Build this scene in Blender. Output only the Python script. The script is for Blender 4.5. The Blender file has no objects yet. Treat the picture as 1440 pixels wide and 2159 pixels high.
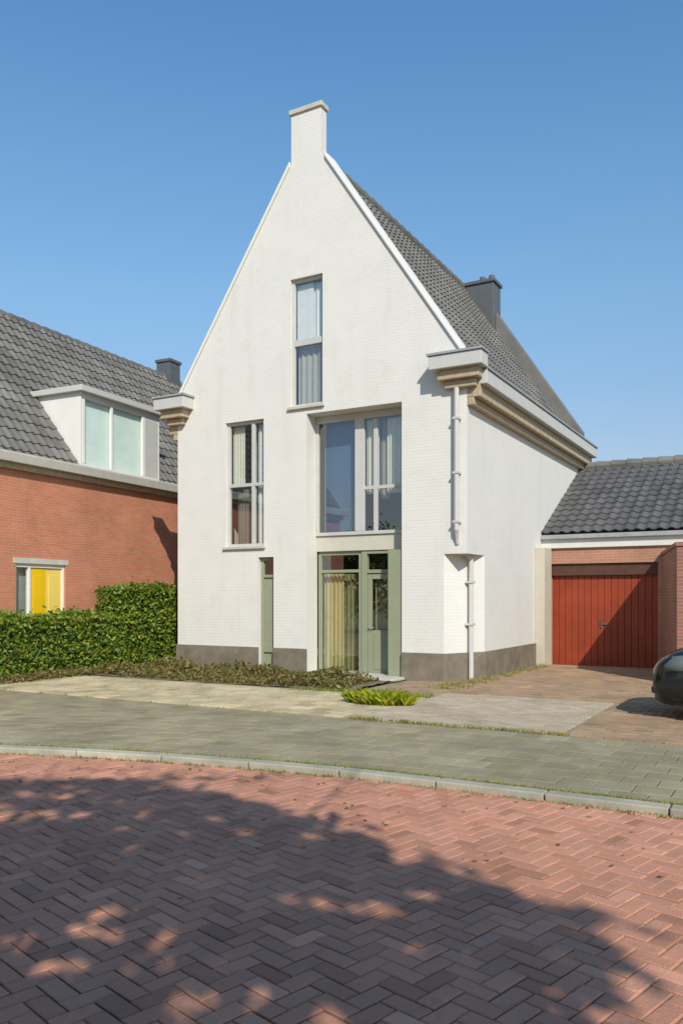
import bpy, bmesh, math, random
from mathutils import Vector, Matrix
random.seed(7)
R = math.radians
S = bpy.context.scene
COL = S.collection

# ------------------------------------------------------------------ camera, sky, sun, exposure
cam = bpy.data.objects.new('camera', bpy.data.cameras.new('camera')); COL.objects.link(cam)
cam.location = (5.346, -14.231, 1.6)
cam.rotation_euler = (R(90), 0, R(29.307))
cam.data.sensor_fit = 'HORIZONTAL'; cam.data.sensor_width = 36; cam.data.lens = 43.2
cam.data.shift_y = 0.1260
cam.data.clip_start = .05; cam.data.clip_end = 2000
S.camera = cam
SUN_AZ, SUN_EL = 42, 36            # degrees right of the facade normal / above the horizon
W = bpy.data.worlds.new('World'); S.world = W; W.use_nodes = True
wn = W.node_tree.nodes; wl = W.node_tree.links
sky = wn.new('ShaderNodeTexSky'); sky.sky_type = 'NISHITA'; sky.sun_disc = False
sky.sun_elevation = R(SUN_EL); sky.sun_rotation = R(180 - SUN_AZ)
sky.air_density = 1.0; sky.dust_density = .35; sky.ozone_density = 1.6
tint = wn.new('ShaderNodeMix'); tint.data_type = 'RGBA'; tint.blend_type = 'MULTIPLY'; tint.inputs[0].default_value = 1
dirn = wn.new('ShaderNodeTexCoord'); sep = wn.new('ShaderNodeSeparateXYZ'); ramp_ = wn.new('ShaderNodeValToRGB')   # deep blue above, paler and greyer to the horizon
wl.new(dirn.outputs['Generated'], sep.inputs[0]); wl.new(sep.outputs[2], ramp_.inputs[0])
cr = ramp_.color_ramp
for k_, (ps, cl) in enumerate(((.0, (.60, .52, .50)), (.16, (.74, .70, .70)), (.34, (.83, 1.0, 1.0)), (.45, (.80, 1.08, 1.12)), (.60, (.69, 1.05, 1.22)))):
    e_ = cr.elements[k_] if k_ < 2 else cr.elements.new(ps)
    e_.position = ps; e_.color = (*cl, 1)
wl.new(ramp_.outputs[0], tint.inputs[7])
wl.new(sky.outputs[0], tint.inputs[6]); wl.new(tint.outputs[2], wn['Background'].inputs[0]); wn['Background'].inputs[1].default_value = .15
sl = bpy.data.lights.new('sun', 'SUN'); sl.energy = 4.2; sl.angle = R(.5); sl.color = (1, .94, .84)
sun = bpy.data.objects.new('sun', sl); COL.objects.link(sun)
to_sun = Vector((math.cos(R(SUN_EL))*math.sin(R(SUN_AZ)), -math.cos(R(SUN_EL))*math.cos(R(SUN_AZ)), math.sin(R(SUN_EL))))
sun.rotation_euler = to_sun.to_track_quat('Z', 'Y').to_euler(); sun.location = (20, -30, 30)
S.view_settings.view_transform = 'Standard'; S.view_settings.look = 'None'
S.view_settings.exposure = 0.08; S.view_settings.gamma = 1
S.render.engine = 'CYCLES'; S.cycles.max_bounces = 6; S.cycles.transparent_max_bounces = 12

# ------------------------------------------------------------------ materials
MATS = {}
def new_mat(name):
    m = bpy.data.materials.new(name); m.use_nodes = True
    nt = m.node_tree; return m, nt, nt.nodes['Principled BSDF']
def node(nt, t, **kw):
    n = nt.nodes.new(t)
    for k, v in kw.items():
        if k in n.inputs: n.inputs[k].default_value = v
        else: setattr(n, k, v)
    return n
def mixc(nt, a, b, fac, mode='MIX'):
    n = nt.nodes.new('ShaderNodeMix'); n.data_type = 'RGBA'; n.blend_type = mode
    for sock, v in ((n.inputs[0], fac), (n.inputs[6], a), (n.inputs[7], b)):
        if isinstance(v, bpy.types.NodeSocket): nt.links.new(v, sock)
        elif isinstance(v, (tuple, list)): sock.default_value = (*v, 1) if len(v) == 3 else v
        else: sock.default_value = v
    return n.outputs[2]
def ramp(nt, src, a, b):
    n = nt.nodes.new('ShaderNodeMapRange'); n.inputs[1].default_value = a; n.inputs[2].default_value = b
    nt.links.new(src, n.inputs[0]); return n.outputs[0]
def plain(name, c, rough=.6, var=.12, scale=6, bump=0, bscale=60, vcol=False, spec=.4, metal=0):
    if name in MATS: return MATS[name]
    m, nt, b = new_mat(name)
    tc = node(nt, 'ShaderNodeTexCoord'); nz = node(nt, 'ShaderNodeTexNoise', Scale=scale, Detail=6, Roughness=.62)
    nt.links.new(tc.outputs['Object'], nz.inputs['Vector'])
    f = ramp(nt, nz.outputs[0], .3, .7)
    col = mixc(nt, tuple(x*(1-var) for x in c), tuple(min(1, x*(1+var)) for x in c), f)
    if vcol:
        at = node(nt, 'ShaderNodeAttribute', attribute_name='Col'); col = mixc(nt, col, at.outputs[0], 1.0, 'MULTIPLY')
    nt.links.new(col, b.inputs['Base Color'])
    b.inputs['Roughness'].default_value = rough; b.inputs['Metallic'].default_value = metal
    b.inputs['Specular IOR Level'].default_value = spec
    if bump:
        n2 = node(nt, 'ShaderNodeTexNoise', Scale=bscale, Detail=4); nt.links.new(tc.outputs['Object'], n2.inputs['Vector'])
        bp = node(nt, 'ShaderNodeBump', Strength=bump, Distance=.01); nt.links.new(n2.outputs[0], bp.inputs['Height'])
        nt.links.new(bp.outputs[0], b.inputs['Normal'])
    MATS[name] = m; return m
def brick_mat(name, c1, c2, mortar, bw=.215, bh=.0625, mo=.011, var=.25, bump=.5, rough=.85, offset=.5, streak=False):
    m, nt, b = new_mat(name)
    uv = node(nt, 'ShaderNodeUVMap')
    br = node(nt, 'ShaderNodeTexBrick', Scale=1); br.offset = offset
    br.inputs['Color1'].default_value = (*c1, 1); br.inputs['Color2'].default_value = (*c2, 1); br.inputs['Mortar'].default_value = (*mortar, 1)
    br.inputs['Mortar Size'].default_value = mo/2; br.inputs['Brick Width'].default_value = bw; br.inputs['Row Height'].default_value = bh
    br.inputs['Mortar Smooth'].default_value = .2; br.inputs['Bias'].default_value = 0
    nt.links.new(uv.outputs[0], br.inputs['Vector'])
    nz = node(nt, 'ShaderNodeTexNoise', Scale=.9, Detail=7, Roughness=.65); nt.links.new(uv.outputs[0], nz.inputs['Vector'])
    f = ramp(nt, nz.outputs[0], .3, .7)
    col = mixc(nt, br.outputs[0], mixc(nt, (1-var,)*3, (1+var*.6,)*3, f), 1.0, 'MULTIPLY')
    if streak:
        mp = node(nt, 'ShaderNodeMapping'); mp.inputs['Scale'].default_value = (2.6, .3, 1); nt.links.new(uv.outputs[0], mp.inputs[0])
        n3 = node(nt, 'ShaderNodeTexNoise', Scale=1, Detail=5, Roughness=.7); nt.links.new(mp.outputs[0], n3.inputs['Vector'])
        col = mixc(nt, col, mixc(nt, (1, 1, 1), (.90, .885, .84), ramp(nt, n3.outputs[0], .52, .9)), 1.0, 'MULTIPLY')
        n4 = node(nt, 'ShaderNodeTexNoise', Scale=2.2, Detail=8, Roughness=.75); nt.links.new(uv.outputs[0], n4.inputs['Vector'])
        col = mixc(nt, col, mixc(nt, (1, 1, 1), (.93, .915, .88), ramp(nt, n4.outputs[0], .52, .8)), 1.0, 'MULTIPLY')
    nt.links.new(col, b.inputs['Base Color']); b.inputs['Roughness'].default_value = rough
    n2 = node(nt, 'ShaderNodeTexNoise', Scale=45, Detail=4); nt.links.new(uv.outputs[0], n2.inputs['Vector'])
    h = mixc(nt, br.outputs[1], n2.outputs[0], .25)
    bp = node(nt, 'ShaderNodeBump', Strength=bump, Distance=.008); bp.invert = True
    nt.links.new(h, bp.inputs['Height']); nt.links.new(bp.outputs[0], b.inputs['Normal'])
    MATS[name] = m; return m
def leaf_mat(name, c, rough=.5):
    m, nt, b = new_mat(name)
    at = node(nt, 'ShaderNodeAttribute', attribute_name='Col')
    col = mixc(nt, (*c, 1), at.outputs[0], 1.0, 'MULTIPLY')
    nt.links.new(col, b.inputs['Base Color']); b.inputs['Roughness'].default_value = rough
    b.inputs['Specular IOR Level'].default_value = .3
    tr = node(nt, 'ShaderNodeBsdfTranslucent'); nt.links.new(mixc(nt, col, (1.1, 1.2, .5), 1.0, 'MULTIPLY'), tr.inputs[0])
    mx = node(nt, 'ShaderNodeMixShader', Fac=.3); nt.links.new(b.outputs[0], mx.inputs[1]); nt.links.new(tr.outputs[0], mx.inputs[2])
    nt.links.new(mx.outputs[0], nt.nodes['Material Output'].inputs[0])
    MATS[name] = m; return m
def glass_mat(name, tint=(.88, .91, .9), f0=.19):
    m = bpy.data.materials.new(name); m.use_nodes = True; nt = m.node_tree; nt.nodes.clear()
    out = node(nt, 'ShaderNodeOutputMaterial'); t = node(nt, 'ShaderNodeBsdfTransparent'); t.inputs[0].default_value = (*tint, 1)
    g = node(nt, 'ShaderNodeBsdfGlossy', Roughness=.012); g.inputs[0].default_value = (1, 1, 1, 1)
    lw = node(nt, 'ShaderNodeLayerWeight', Blend=.5); p5 = node(nt, 'ShaderNodeMath', operation='POWER'); p5.inputs[1].default_value = 5
    fr = node(nt, 'ShaderNodeMapRange'); fr.inputs[3].default_value = f0; nt.links.new(lw.outputs['Facing'], p5.inputs[0]); nt.links.new(p5.outputs[0], fr.inputs[0]); mx = node(nt, 'ShaderNodeMixShader')
    tc = node(nt, 'ShaderNodeTexCoord'); nz = node(nt, 'ShaderNodeTexNoise', Scale=1.3, Detail=2); nt.links.new(tc.outputs['Object'], nz.inputs['Vector'])
    bp = node(nt, 'ShaderNodeBump', Strength=.05, Distance=.02); nt.links.new(nz.outputs[0], bp.inputs['Height']); nt.links.new(bp.outputs[0], g.inputs['Normal'])
    nt.links.new(fr.outputs[0], mx.inputs[0]); nt.links.new(t.outputs[0], mx.inputs[1]); nt.links.new(g.outputs[0], mx.inputs[2]); nt.links.new(mx.outputs[0], out.inputs[0])
    MATS[name] = m; return m

WHITE = brick_mat('white_painted_brick', (.70, .678, .622), (.69, .668, .612), (.67, .65, .595), var=.035, bump=.34, rough=.75, mo=.012, streak=True)
PLINTH = plain('grey_plinth_render', (.195, .163, .12), .85, .22, 3, .4, 40)
BRICK = brick_mat('orange_red_brick', (.56, .205, .108), (.49, .175, .092), (.46, .30, .2), var=.14)
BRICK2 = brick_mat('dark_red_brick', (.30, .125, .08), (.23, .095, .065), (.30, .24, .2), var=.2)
SALMON = brick_mat('salmon_brick', (.46, .21, .13), (.40, .18, .11), (.42, .32, .25), var=.15)
TILE = plain('dark_grey_pantile', (.154, .146, .130), .62, .24, 1.1, .25, 90, vcol=True)
ZINC = plain('weathered_zinc', (.36, .37, .37), .5, .12, 4, .05, 30, metal=.3)
LEAD = plain('lead_flashing', (.20, .22, .25), .6, .15, 5)
GREYPAINT = plain('light_grey_paint', (.52, .51, .47), .5, .05, 3)
CREAM = plain('cream_paint', (.54, .51, .42), .5, .05, 3)
WHITEPAINT = plain('white_paint', (.74, .72, .66), .45, .03, 3)
BROWNWOOD = plain('brown_moulding', (.42, .335, .22), .6, .2, 8)
SAGE = plain('sage_paint', (.27, .29, .19), .42, .05, 3)
DGREY = plain('dark_grey_metal', (.10, .105, .11), .4, .1, 5)
GREYFRAME = plain('grey_window_frame', (.50, .495, .46), .45, .05, 3)
REDPAINT = plain('red_door_paint', (.28, .043, .015), .5, .16, 1.6)
YELLOW = plain('yellow_paint', (.78, .49, .008), .4, .04, 3)
LITYELLOW = plain('yellow_lit_half', (.80, .60, .13), .4, .04, 3)  # lit half of the door, its brightness put into the colour
AQUA = plain('pale_aqua_blind', (.82, .87, .82), .7, .06, 2)
STONE = plain('pale_stone', (.50, .48, .40), .75, .12, 5, .2, 60)
CURTAIN = plain('cream_curtain', (.72, .70, .58), .9, .05, 4)
GREYBLIND = plain('grey_blind', (.44, .42, .37), .9, .05, 4)
WHITEBLIND = plain('white_blind', (.80, .81, .80), .9, .04, 4)
SKYREFLECT = plain('painted_sky_reflection', (.085, .14, .225), .6, .06, 3)  # sky mirrored in the bay glass, painted as a blue tone
OLIVEREFLECT = plain('painted_olive_reflection', (.24, .22, .09), .9, .2, 3)  # reflected greenery painted onto a sheet behind the glass
STRAWREFLECT = plain('painted_straw_reflection', (.46, .41, .18), .9, .12, 3)  # sunlit street reflection painted as a straw colour
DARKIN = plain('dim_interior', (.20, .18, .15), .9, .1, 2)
GLASS = glass_mat('window_glass')
AQUAGLASS = glass_mat('aqua_glass', (.9, .97, .95), .1)
BARK = plain('bark', (.11, .085, .06), .9, .35, 9, .8, 25)
LEAF = leaf_mat('tree_leaf', (.075, .12, .025))
HEDGE = leaf_mat('hedge_leaf', (.175, .255, .04))
LIME = leaf_mat('lime_leaf', (.31, .36, .022))
DRY = leaf_mat('dry_ground_cover', (.20, .165, .065))
WEED = leaf_mat('weed_blade', (.30, .29, .07))
CORE = plain('hedge_twigs', (.035, .05, .012), .9, .3, 14)
CARPAINT = plain('black_car_paint', (.012, .016, .016), .12, .02, 3, spec=.6)
RUBBER = plain('black_rubber', (.018, .018, .018), .8, .1, 20)
RIM = plain('alloy_rim', (.45, .46, .47), .3, .05, 5, metal=.8)
BLACKPL = plain('black_plastic', (.02, .02, .022), .5, .1, 9)
LAMP = plain('headlight_lens', (.10, .115, .11), .12, .05, 5)
CARGLASS = plain('tinted_car_glass', (.02, .03, .04), .03, .02, 5, spec=.9)
PLATE = plain('yellow_plate', (.72, .5, .03), .4, .03, 5)
ORANGELEAF = leaf_mat('withered_leaf', (.36, .20, .06))

def stain(m, c, scale, a, b_):                 # a blotchy second tone over a finished material
    nt = m.node_tree; b = nt.nodes['Principled BSDF']; old = b.inputs['Base Color'].links[0].from_socket
    tc = node(nt, 'ShaderNodeTexCoord'); nz = node(nt, 'ShaderNodeTexNoise', Scale=scale, Detail=9, Roughness=.72, Distortion=.6); nt.links.new(tc.outputs['Object'], nz.inputs['Vector'])
    nt.links.new(mixc(nt, old, mixc(nt, old, c, .85, 'MULTIPLY'), ramp(nt, nz.outputs[0], a, b_)), b.inputs['Base Color'])
stain(TILE, (1.35, 1.32, 1.12), 3.2, .58, .70); stain(TILE, (.72, .74, .7), .9, .5, .7); stain(REDPAINT, (.74, .78, .8), 1.1, .48, .7)
stain(PLINTH, (.72, .75, .68), 1.7, .5, .7); stain(BRICK, (.84, .82, .8), .8, .5, .72); stain(SALMON, (.85, .83, .8), 1.1, .5, .72)

# ------------------------------------------------------------------ mesh builder
class MB:
    def __init__(s): s.v = []; s.f = []; s.c = []; s.smooth = False
    def face(s, pts, col=(1, 1, 1)):
        n = len(s.v); s.v += [tuple(p) for p in pts]; s.f.append(tuple(range(n, n+len(pts)))); s.c.append(col)
    def grid(s, rows, col=(1, 1, 1), colf=None):
        n = len(s.v); w = len(rows[0])
        for r in rows: s.v += [tuple(p) for p in r]
        for i in range(len(rows)-1):
            for j in range(w-1):
                a = n+i*w+j; s.f.append((a, a+1, a+w+1, a+w)); s.c.append(colf(i, j) if colf else col)
    def box(s, x0, x1, y0, y1, z0, z1, col=(1, 1, 1)):
        s.hexa([(x0, y0, z0), (x1, y0, z0), (x1, y1, z0), (x0, y1, z0), (x0, y0, z1), (x1, y0, z1), (x1, y1, z1), (x0, y1, z1)], col)
    def hexa(s, p, col=(1, 1, 1)):
        n = len(s.v); s.v += [tuple(q) for q in p]
        for f in ((3, 2, 1, 0), (4, 5, 6, 7), (0, 1, 5, 4), (1, 2, 6, 5), (2, 3, 7, 6), (3, 0, 4, 7)):
            s.f.append(tuple(n+i for i in f)); s.c.append(col)
    def prism(s, prof, d, col=(1, 1, 1)):           # closed profile extruded along d
        d = Vector(d); a = [Vector(p) for p in prof]; b = [p+d for p in a]; k = len(a)
        n = len(s.v); s.v += [tuple(p) for p in a+b]
        s.f.append(tuple(n+i for i in reversed(range(k)))); s.f.append(tuple(n+k+i for i in range(k)))
        for i in range(k):
            j = (i+1) % k; s.f.append((n+i, n+j, n+k+j, n+k+i))
        s.c += [col]*(k+2)
    def tube(s, pts, rad, seg=10, col=(1, 1, 1), cap=True):
        pts = [Vector(p) for p in pts]; n0 = len(s.v)
        if not isinstance(rad, (list, tuple)): rad = [rad]*len(pts)
        for i, p in enumerate(pts):
            t = (pts[min(i+1, len(pts)-1)]-pts[max(i-1, 0)]).normalized()
            u = t.cross(Vector((0, 0, 1)) if abs(t.z) < .9 else Vector((1, 0, 0))).normalized(); w = t.cross(u)
            for k in range(seg):
                a = 2*math.pi*k/seg; s.v.append(tuple(p+(u*math.cos(a)+w*math.sin(a))*rad[i]))
        for i in range(len(pts)-1):
            for k in range(seg):
                q = (k+1) % seg; s.f.append((n0+i*seg+k, n0+i*seg+q, n0+(i+1)*seg+q, n0+(i+1)*seg+k)); s.c.append(col)
        if cap:
            s.f.append(tuple(n0+k for k in reversed(range(seg)))); s.f.append(tuple(n0+(len(pts)-1)*seg+k for k in range(seg))); s.c += [col]*2
    def build(s, name, mat, parent=None, bevel=0, smooth=False):
        me = bpy.data.meshes.new(name); me.from_pydata(s.v, [], s.f)
        if isinstance(mat, (list, tuple)):
            for q in mat: me.materials.append(q)
        else: me.materials.append(mat)
        
        Z = Vector((0, 0, 1)); flat_uv = []; flat_c = []
        for p, c in zip(me.polygons, s.c):
            nn = p.normal
            if abs(nn.z) > .92: u, w = Vector((1, 0, 0)), Vector((0, 1, 0))
            else:
                u = Z.cross(nn).normalized(); w = nn.cross(u)
            for li in p.loop_indices:
                q = me.vertices[me.loops[li].vertex_index].co
                flat_uv += (q.dot(u), q.dot(w)); flat_c += (c[0], c[1], c[2], 1)
        me.uv_layers.new(name='UVMap'); me.color_attributes.new('Col', 'FLOAT_COLOR', 'CORNER')
        me.uv_layers['UVMap'].data.foreach_set('uv', flat_uv); me.color_attributes['Col'].data.foreach_set('color', flat_c)
        if smooth: me.polygons.foreach_set('use_smooth', [True]*len(me.polygons))
        o = bpy.data.objects.new(name, me); COL.objects.link(o)
        if parent: o.parent = parent
        if bevel:
            b = o.modifiers.new('bevel', 'BEVEL'); b.width = bevel; b.segments = 2; b.limit_method = 'ANGLE'; b.angle_limit = R(40)
        return o
def tag(o, label=None, cat=None, group=None, kind=None):
    if label: o['label'] = label
    if cat: o['category'] = cat
    if group: o['group'] = group
    if kind: o['kind'] = kind
    return o
def thing(name, label, cat, loc=(0, 0, 0), rz=0, group=None):
    o = bpy.data.objects.new(name, None); COL.objects.link(o); o.location = loc; o.rotation_euler = (0, 0, rz); o.empty_display_size = .3
    return tag(o, label, cat, group)
def shade(v): k = random.uniform(1-v, 1+v); return (k, k, k)

# pantile sheet: O = eave corner, u along the eave, v up the slope (unit vectors), n outward
def pantiles(mb, O, u, v, L, H, keep=None, tw=.21, th=.33, amp=.028):
    O, u, v = Vector(O), Vector(u).normalized(), Vector(v).normalized(); n = u.cross(v)
    nu = int(round(L/tw)); nv = int(round(H/th)); tw = L/nu; th = H/nv; SEG = 7
    for j in range(nv):
        a = j*th; b = (j+1)*th+.02
        for i in range(nu):
            if keep and not keep((i+.5)*tw, (j+.5)*th): continue
            k = random.uniform(.8, 1.14); col = (k, k*random.uniform(.97, 1.0), k*random.uniform(.93, 1.0))
            r0, r1, rf = [], [], []
            for q in range(SEG+1):
                t = q/SEG; x = (i+t)*tw
                h = amp*(math.cos(2*math.pi*t)*.5+.5) + (.012 if t < .16 or t > .84 else 0)
                r0.append(O+u*x+v*a+n*(h+.034)); r1.append(O+u*x+v*b+n*(h+.002)); rf.append(O+u*x+v*a+n*(h+.010))
            mb.grid([rf, r0, r1], col)

def leaves(mb, n, pt, size, cols, up=.3, aspect=1.7):
    for _ in range(n):
        p = pt()
        if p is None: continue
        s_ = size*random.uniform(.6, 1.35)
        d = Vector((random.gauss(0, 1), random.gauss(0, 1), random.gauss(0, 1)+up)).normalized()
        t = d.orthogonal().normalized(); t.rotate(Matrix.Rotation(random.uniform(0, 6.28), 3, d)); b = d.cross(t)
        k = random.choice(cols); j = random.uniform(.75, 1.25)
        p = Vector(p); L = t*s_*aspect*.5; Wd = b*s_*.5
        mb.face([p-L, p+Wd*.9-L*.1, p+L, p-Wd*.9-L*.1], (k[0]*j, k[1]*j, k[2]*j))

# ------------------------------------------------------------------ ground, road, pavement
def edge(x):                                   # where the road meets the kerb
    if x > 2.4: return -7.84
    t = 2.4-x
    return -7.84 - .055*t*t/(1+.075*t) * (1.0)
m = MB(); m.face([(-300, -300, -.075), (300, -300, -.075), (300, 300, -.075), (-300, 300, -.075)])
GROUND = plain('sandy_ground', (.27, .23, .135), .95, .3, 2.2, .6, 30)
tag(m.build('ground', GROUND), kind='structure')
ROADB = plain('road_clinker', (.475, .226, .142), .85, .10, .8, .45, 70, vcol=True)
stain(ROADB, (.80, .79, .80), .55, .5, .74); stain(ROADB, (.72, .74, .66), 5, .58, .72); stain(ROADB, (1.18, 1.14, 1.1), 2.1, .52, .75)
JOINT = plain('joint_sand', (.21, .165, .115), .95, .35, 3, .4, 70)
m = MB()
xs = [-40+i*.5 for i in range(161)]
rows = [[(x, -30, -.016) for x in xs], [(x, edge(x) if x > -12 else edge(-12), -.016) for x in xs]]
m.grid(rows); tag(m.build('road_bed', JOINT), kind='structure')
m = MB()
bl, bw, gp = .205, .100, .007
ca, sa = math.cos(R(45)), math.sin(R(45))
def clinker(cx_, cy_, along):                  # one slightly uneven brick of the herringbone
    g_ = gp+random.uniform(-.002, .005); hx, hy = ((bl-g_)/2, (bw-g_)/2) if along else ((bw-g_)/2, (bl-g_)/2)
    k = random.gauss(1, .085); w = random.uniform(-.05, .05)
    q_ = random.random()
    if q_ < .08: k *= .76
    elif q_ > .94: k *= 1.16
    col = (k*(1+w*.4), k*(1-w*.3), k*(1-w))
    dz = random.gauss(0, .0019)+.006*math.sin(cx_*1.3+cy_*.7)*math.sin(cy_*1.1); tx, ty = random.gauss(0, .010), random.gauss(0, .010)
    P = lambda x, y, z: (cx_+x*ca0-y*sa0, cy_+x*sa0+y*ca0, z+dz+x*tx+y*ty)
    e = .006
    top = [P(-hx+e, -hy+e, 0), P(hx-e, -hy+e, 0), P(hx-e, hy-e, 0), P(-hx+e, hy-e, 0)]
    rim = [P(-hx, -hy, -.006), P(hx, -hy, -.006), P(hx, hy, -.006), P(-hx, hy, -.006)]
    bot = [(p[0], p[1], -.03) for p in rim]
    m.face(top, col)
    for i in range(4):
        j = (i+1) % 4; m.face([rim[i], rim[j], top[j], top[i]], col); m.face([bot[i], bot[j], rim[j], rim[i]], (col[0]*.9, col[1]*.9, col[2]*.9))
ROADROT = R(29.3+45)
ca0, sa0 = math.cos(ROADROT), math.sin(ROADROT)
def place(a, b, along):
    x, y = a*ca0-b*sa0, a*sa0+b*ca0; x += 2; y -= 11
    if not (-9 < x < 9.5 and -16.5 < y < edge(x)+.05): return
    if (x-5.35)**2+(y+14.23)**2 > 15**2: return
    clinker(x, y, along)
N = 130
for i in range(-N, N):
    for j in range(-N, N):
        # herringbone: period 4 in the step lattice of width bw
        if (i-j) % 4 == 0: place((i+1)*bw, (j+.5)*bw, True)
# vertical partners fill the remaining cells
for i in range(-N, N):
    for j in range(-N, N):
        if (i-j) % 4 == 3: place((i+.5)*bw, (j+1)*bw, False)
tag(m.build('road', ROADB), kind='structure')

PAVE = plain('concrete_paving', (.29, .247, .152), .9, .24, .8, .4, 60, vcol=True)
m = MB()
def flag(p, col, h=.03, e=.006):               # four ground corners -> a bevelled slab
    c = sum((Vector((q[0], q[1], 0)) for q in p), Vector())/4
    dz = random.gauss(0, .0018)
    ins = [Vector((q[0], q[1], 0))+(c-Vector((q[0], q[1], 0)))*(e/.15) for q in p]
    top = [(q.x, q.y, p[0][2]+dz) for q in ins]; rim = [(q[0], q[1], p[0][2]-.006+dz) for q in p]; bot = [(q[0], q[1], p[0][2]-h) for q in p]
    m.face(top, col)
    for i in range(4):
        j = (i+1) % 4; m.face([rim[i], rim[j], top[j], top[i]], col); m.face([bot[i], bot[j], rim[j], rim[i]], col)
def slabs(x0, x1, t0, t1, sx, st, z, base, var, follow=True, bond=.5, tint=(1, 1, 1), skip=None):
    nt_ = int((t1-t0)/st); g = .006
    for j in range(nt_):
        off = (j % 2)*bond*sx; i = 0; x = x0-off
        while x < x1:
            a, b = max(x, x0), min(x+sx, x1); ta, tb = t0+j*st, t0+(j+1)*st
            if b-a > .04 and not (skip and skip((a+b)/2, (ta+tb)/2)):
                e = edge if follow else (lambda q: 0)
                k = base*random.gauss(1, var); w = random.uniform(-.03, .03)
                flag([(a+g, e(a)+ta+g, z), (b-g, e(b)+ta+g, z), (b-g, e(b)+tb-g, z), (a+g, e(a)+tb-g, z)], (k*(1+w)*tint[0], k*tint[1], k*(1-w)*tint[2]))
            x += sx
# grey pavement along the kerb, a darker gutter row, and the strip in front of the bed
slabs(-14, 11, .16, 3.0, .3, .3, .045, 1.0, .07)
stain(PAVE, (.70, .70, .62), .9, .5, .7); stain(PAVE, (.78, .82, .6), 6, .58, .72)
tag(m.build('pavement', PAVE), kind='structure')
PATH = plain('sandy_path_slabs', (.41, .352, .225), .9, .14, .9, .4, 60, vcol=True); stain(PATH, (.74, .74, .62), 1.3, .52, .72)
m = MB()
slabs(-14, .28, -4.86, -2.2, .3, .3, .046, 1.12, .12, follow=False, tint=(1.03, 1, .95), skip=lambda x, y: y < edge(x)+3.1)
tag(m.build('front_path', PATH), kind='structure')
m = MB()
slabs(.3, 2.95, -4.83, -1.6, .21, .105, .047, .97, .07, follow=False, tint=(1.06, 1, 1.12))
tag(m.build('pale_driveway', PATH), kind='structure')
DRIVE = plain('tan_drive_clinker', (.33, .22, .13), .9, .2, 1.2, .3, 50, vcol=True)
m = MB()
slabs(-.9, 2.98, -1.58, 4.98, .21, .105, .044, 1.0, .1, follow=False)
slabs(3.0, 10, -4.83, 4.98, .21, .105, .044, 1.0, .1, follow=False)
tag(m.build('garage_drive', DRIVE), kind='structure')
m = MB()
m.grid([[(x, edge(x)+.02,   .024) for x in xs if -14 <= x <= 11], [(x, -1.6,   .024) for x in xs if -14 <= x <= 11], [(x, 5.5,   .024) for x in xs if -14 <= x <= 11]])
tag(m.build('paving_sand', GROUND), kind='structure')
KERB = plain('pale_concrete_kerb', (.37, .345, .265), .85, .24, 2.5, .35, 60, vcol=True)
m = MB(); x = -13.9
while x < 10.9:
    b = x+.92; g = .006
    def pt(q, d): 
        s_ = (edge(q+.01)-edge(q-.01))/.02; n_ = Vector((-s_, 1)).normalized(); return (q+n_.x*d, edge(q)+n_.y*d)
    k = random.gauss(1, .06)
    p = [pt(x+g, 0), pt(b-g, 0), pt(b-g, .15), pt(x+g, .15)]
    m.hexa([(q[0], q[1], -.08) for q in p]+[(q[0], q[1], .062) for q in p], (k, k, k)); x = b
tag(m.build('kerb', KERB, bevel=.012), kind='structure')
# soil bed against the house
m = MB(); nx, ny = 60, 14
rows = []
for j in range(ny+1):
    r = []
    for i in range(nx+1):
        X = -14.2+i*13.0/nx; Y = -2.2+j*2.18/ny
        r.append((X, Y, .03+.05*math.sin(math.pi*j/ny)+random.uniform(-.012, .02)))
    rows.append(r)
m.grid(rows)
SOIL = plain('dry_soil', (.17, .14, .085), .95, .3, 9, .8, 40)
tag(m.build('soil_bed', SOIL, smooth=True), kind='structure')

# ------------------------------------------------------------------ the white house
SL = 1.5; XC = -3.43; ZR = 10.8
def rake(x): return ZR - SL*abs(x-XC) + .32     # top of the gable wall before its coping
wh = thing('white_house', 'tall white gabled house with narrow spout top and two storey glazed entrance', 'house')
m = MB()
holes = [(-3.85, -3.08, 5.53, 8.17, .22), (-5.51, -4.52, 2.70, 5.38, .22), (-4.66, -4.27, .0, 2.46, .22), (-3.46, -1.32, .0, 5.36, .42)]
CH_X, CH_Y, CH_Z = -.46, .95, 2.42              # chamfered corner at street level
bx = sorted(set([-6.85, 0, CH_X, XC, -3.83, -3.12]+[h[0] for h in holes]+[h[1] for h in holes]))
for a, b in zip(bx, bx[1:]):
    if b-a < 1e-4: continue
    mid = (a+b)/2; inside = -3.83 <= mid <= -3.12
    za, zb = (11.55, 11.55) if inside else (rake(a), rake(b))
    cuts = sorted([(h[2], h[3]) for h in holes if h[0] < mid < h[1]])
    z = CH_Z if mid > CH_X else 0
    for c0, c1 in cuts:
        if c0 > z+1e-4: m.face([(a, 0, z), (b, 0, z), (b, 0, c0), (a, 0, c0)])
        z = max(z, c1)
    m.face([(a, 0, z), (b, 0, z), (b, 0, zb), (a, 0, za)])
for x0, x1, z0, z1, d in holes:                # reveals
    m.face([(x0, 0, z0), (x0, 0, z1), (x0, d, z1), (x0, d, z0)]); m.face([(x1, 0, z0), (x1, d, z0), (x1, d, z1), (x1, 0, z1)])
    m.face([(x0, 0, z1), (x1, 0, z1), (x1, d, z1), (x0, d, z1)])
    if z0 > .1: m.face([(x0, 0, z0), (x0, d, z0), (x1, d, z0), (x1, 0, z0)])
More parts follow.
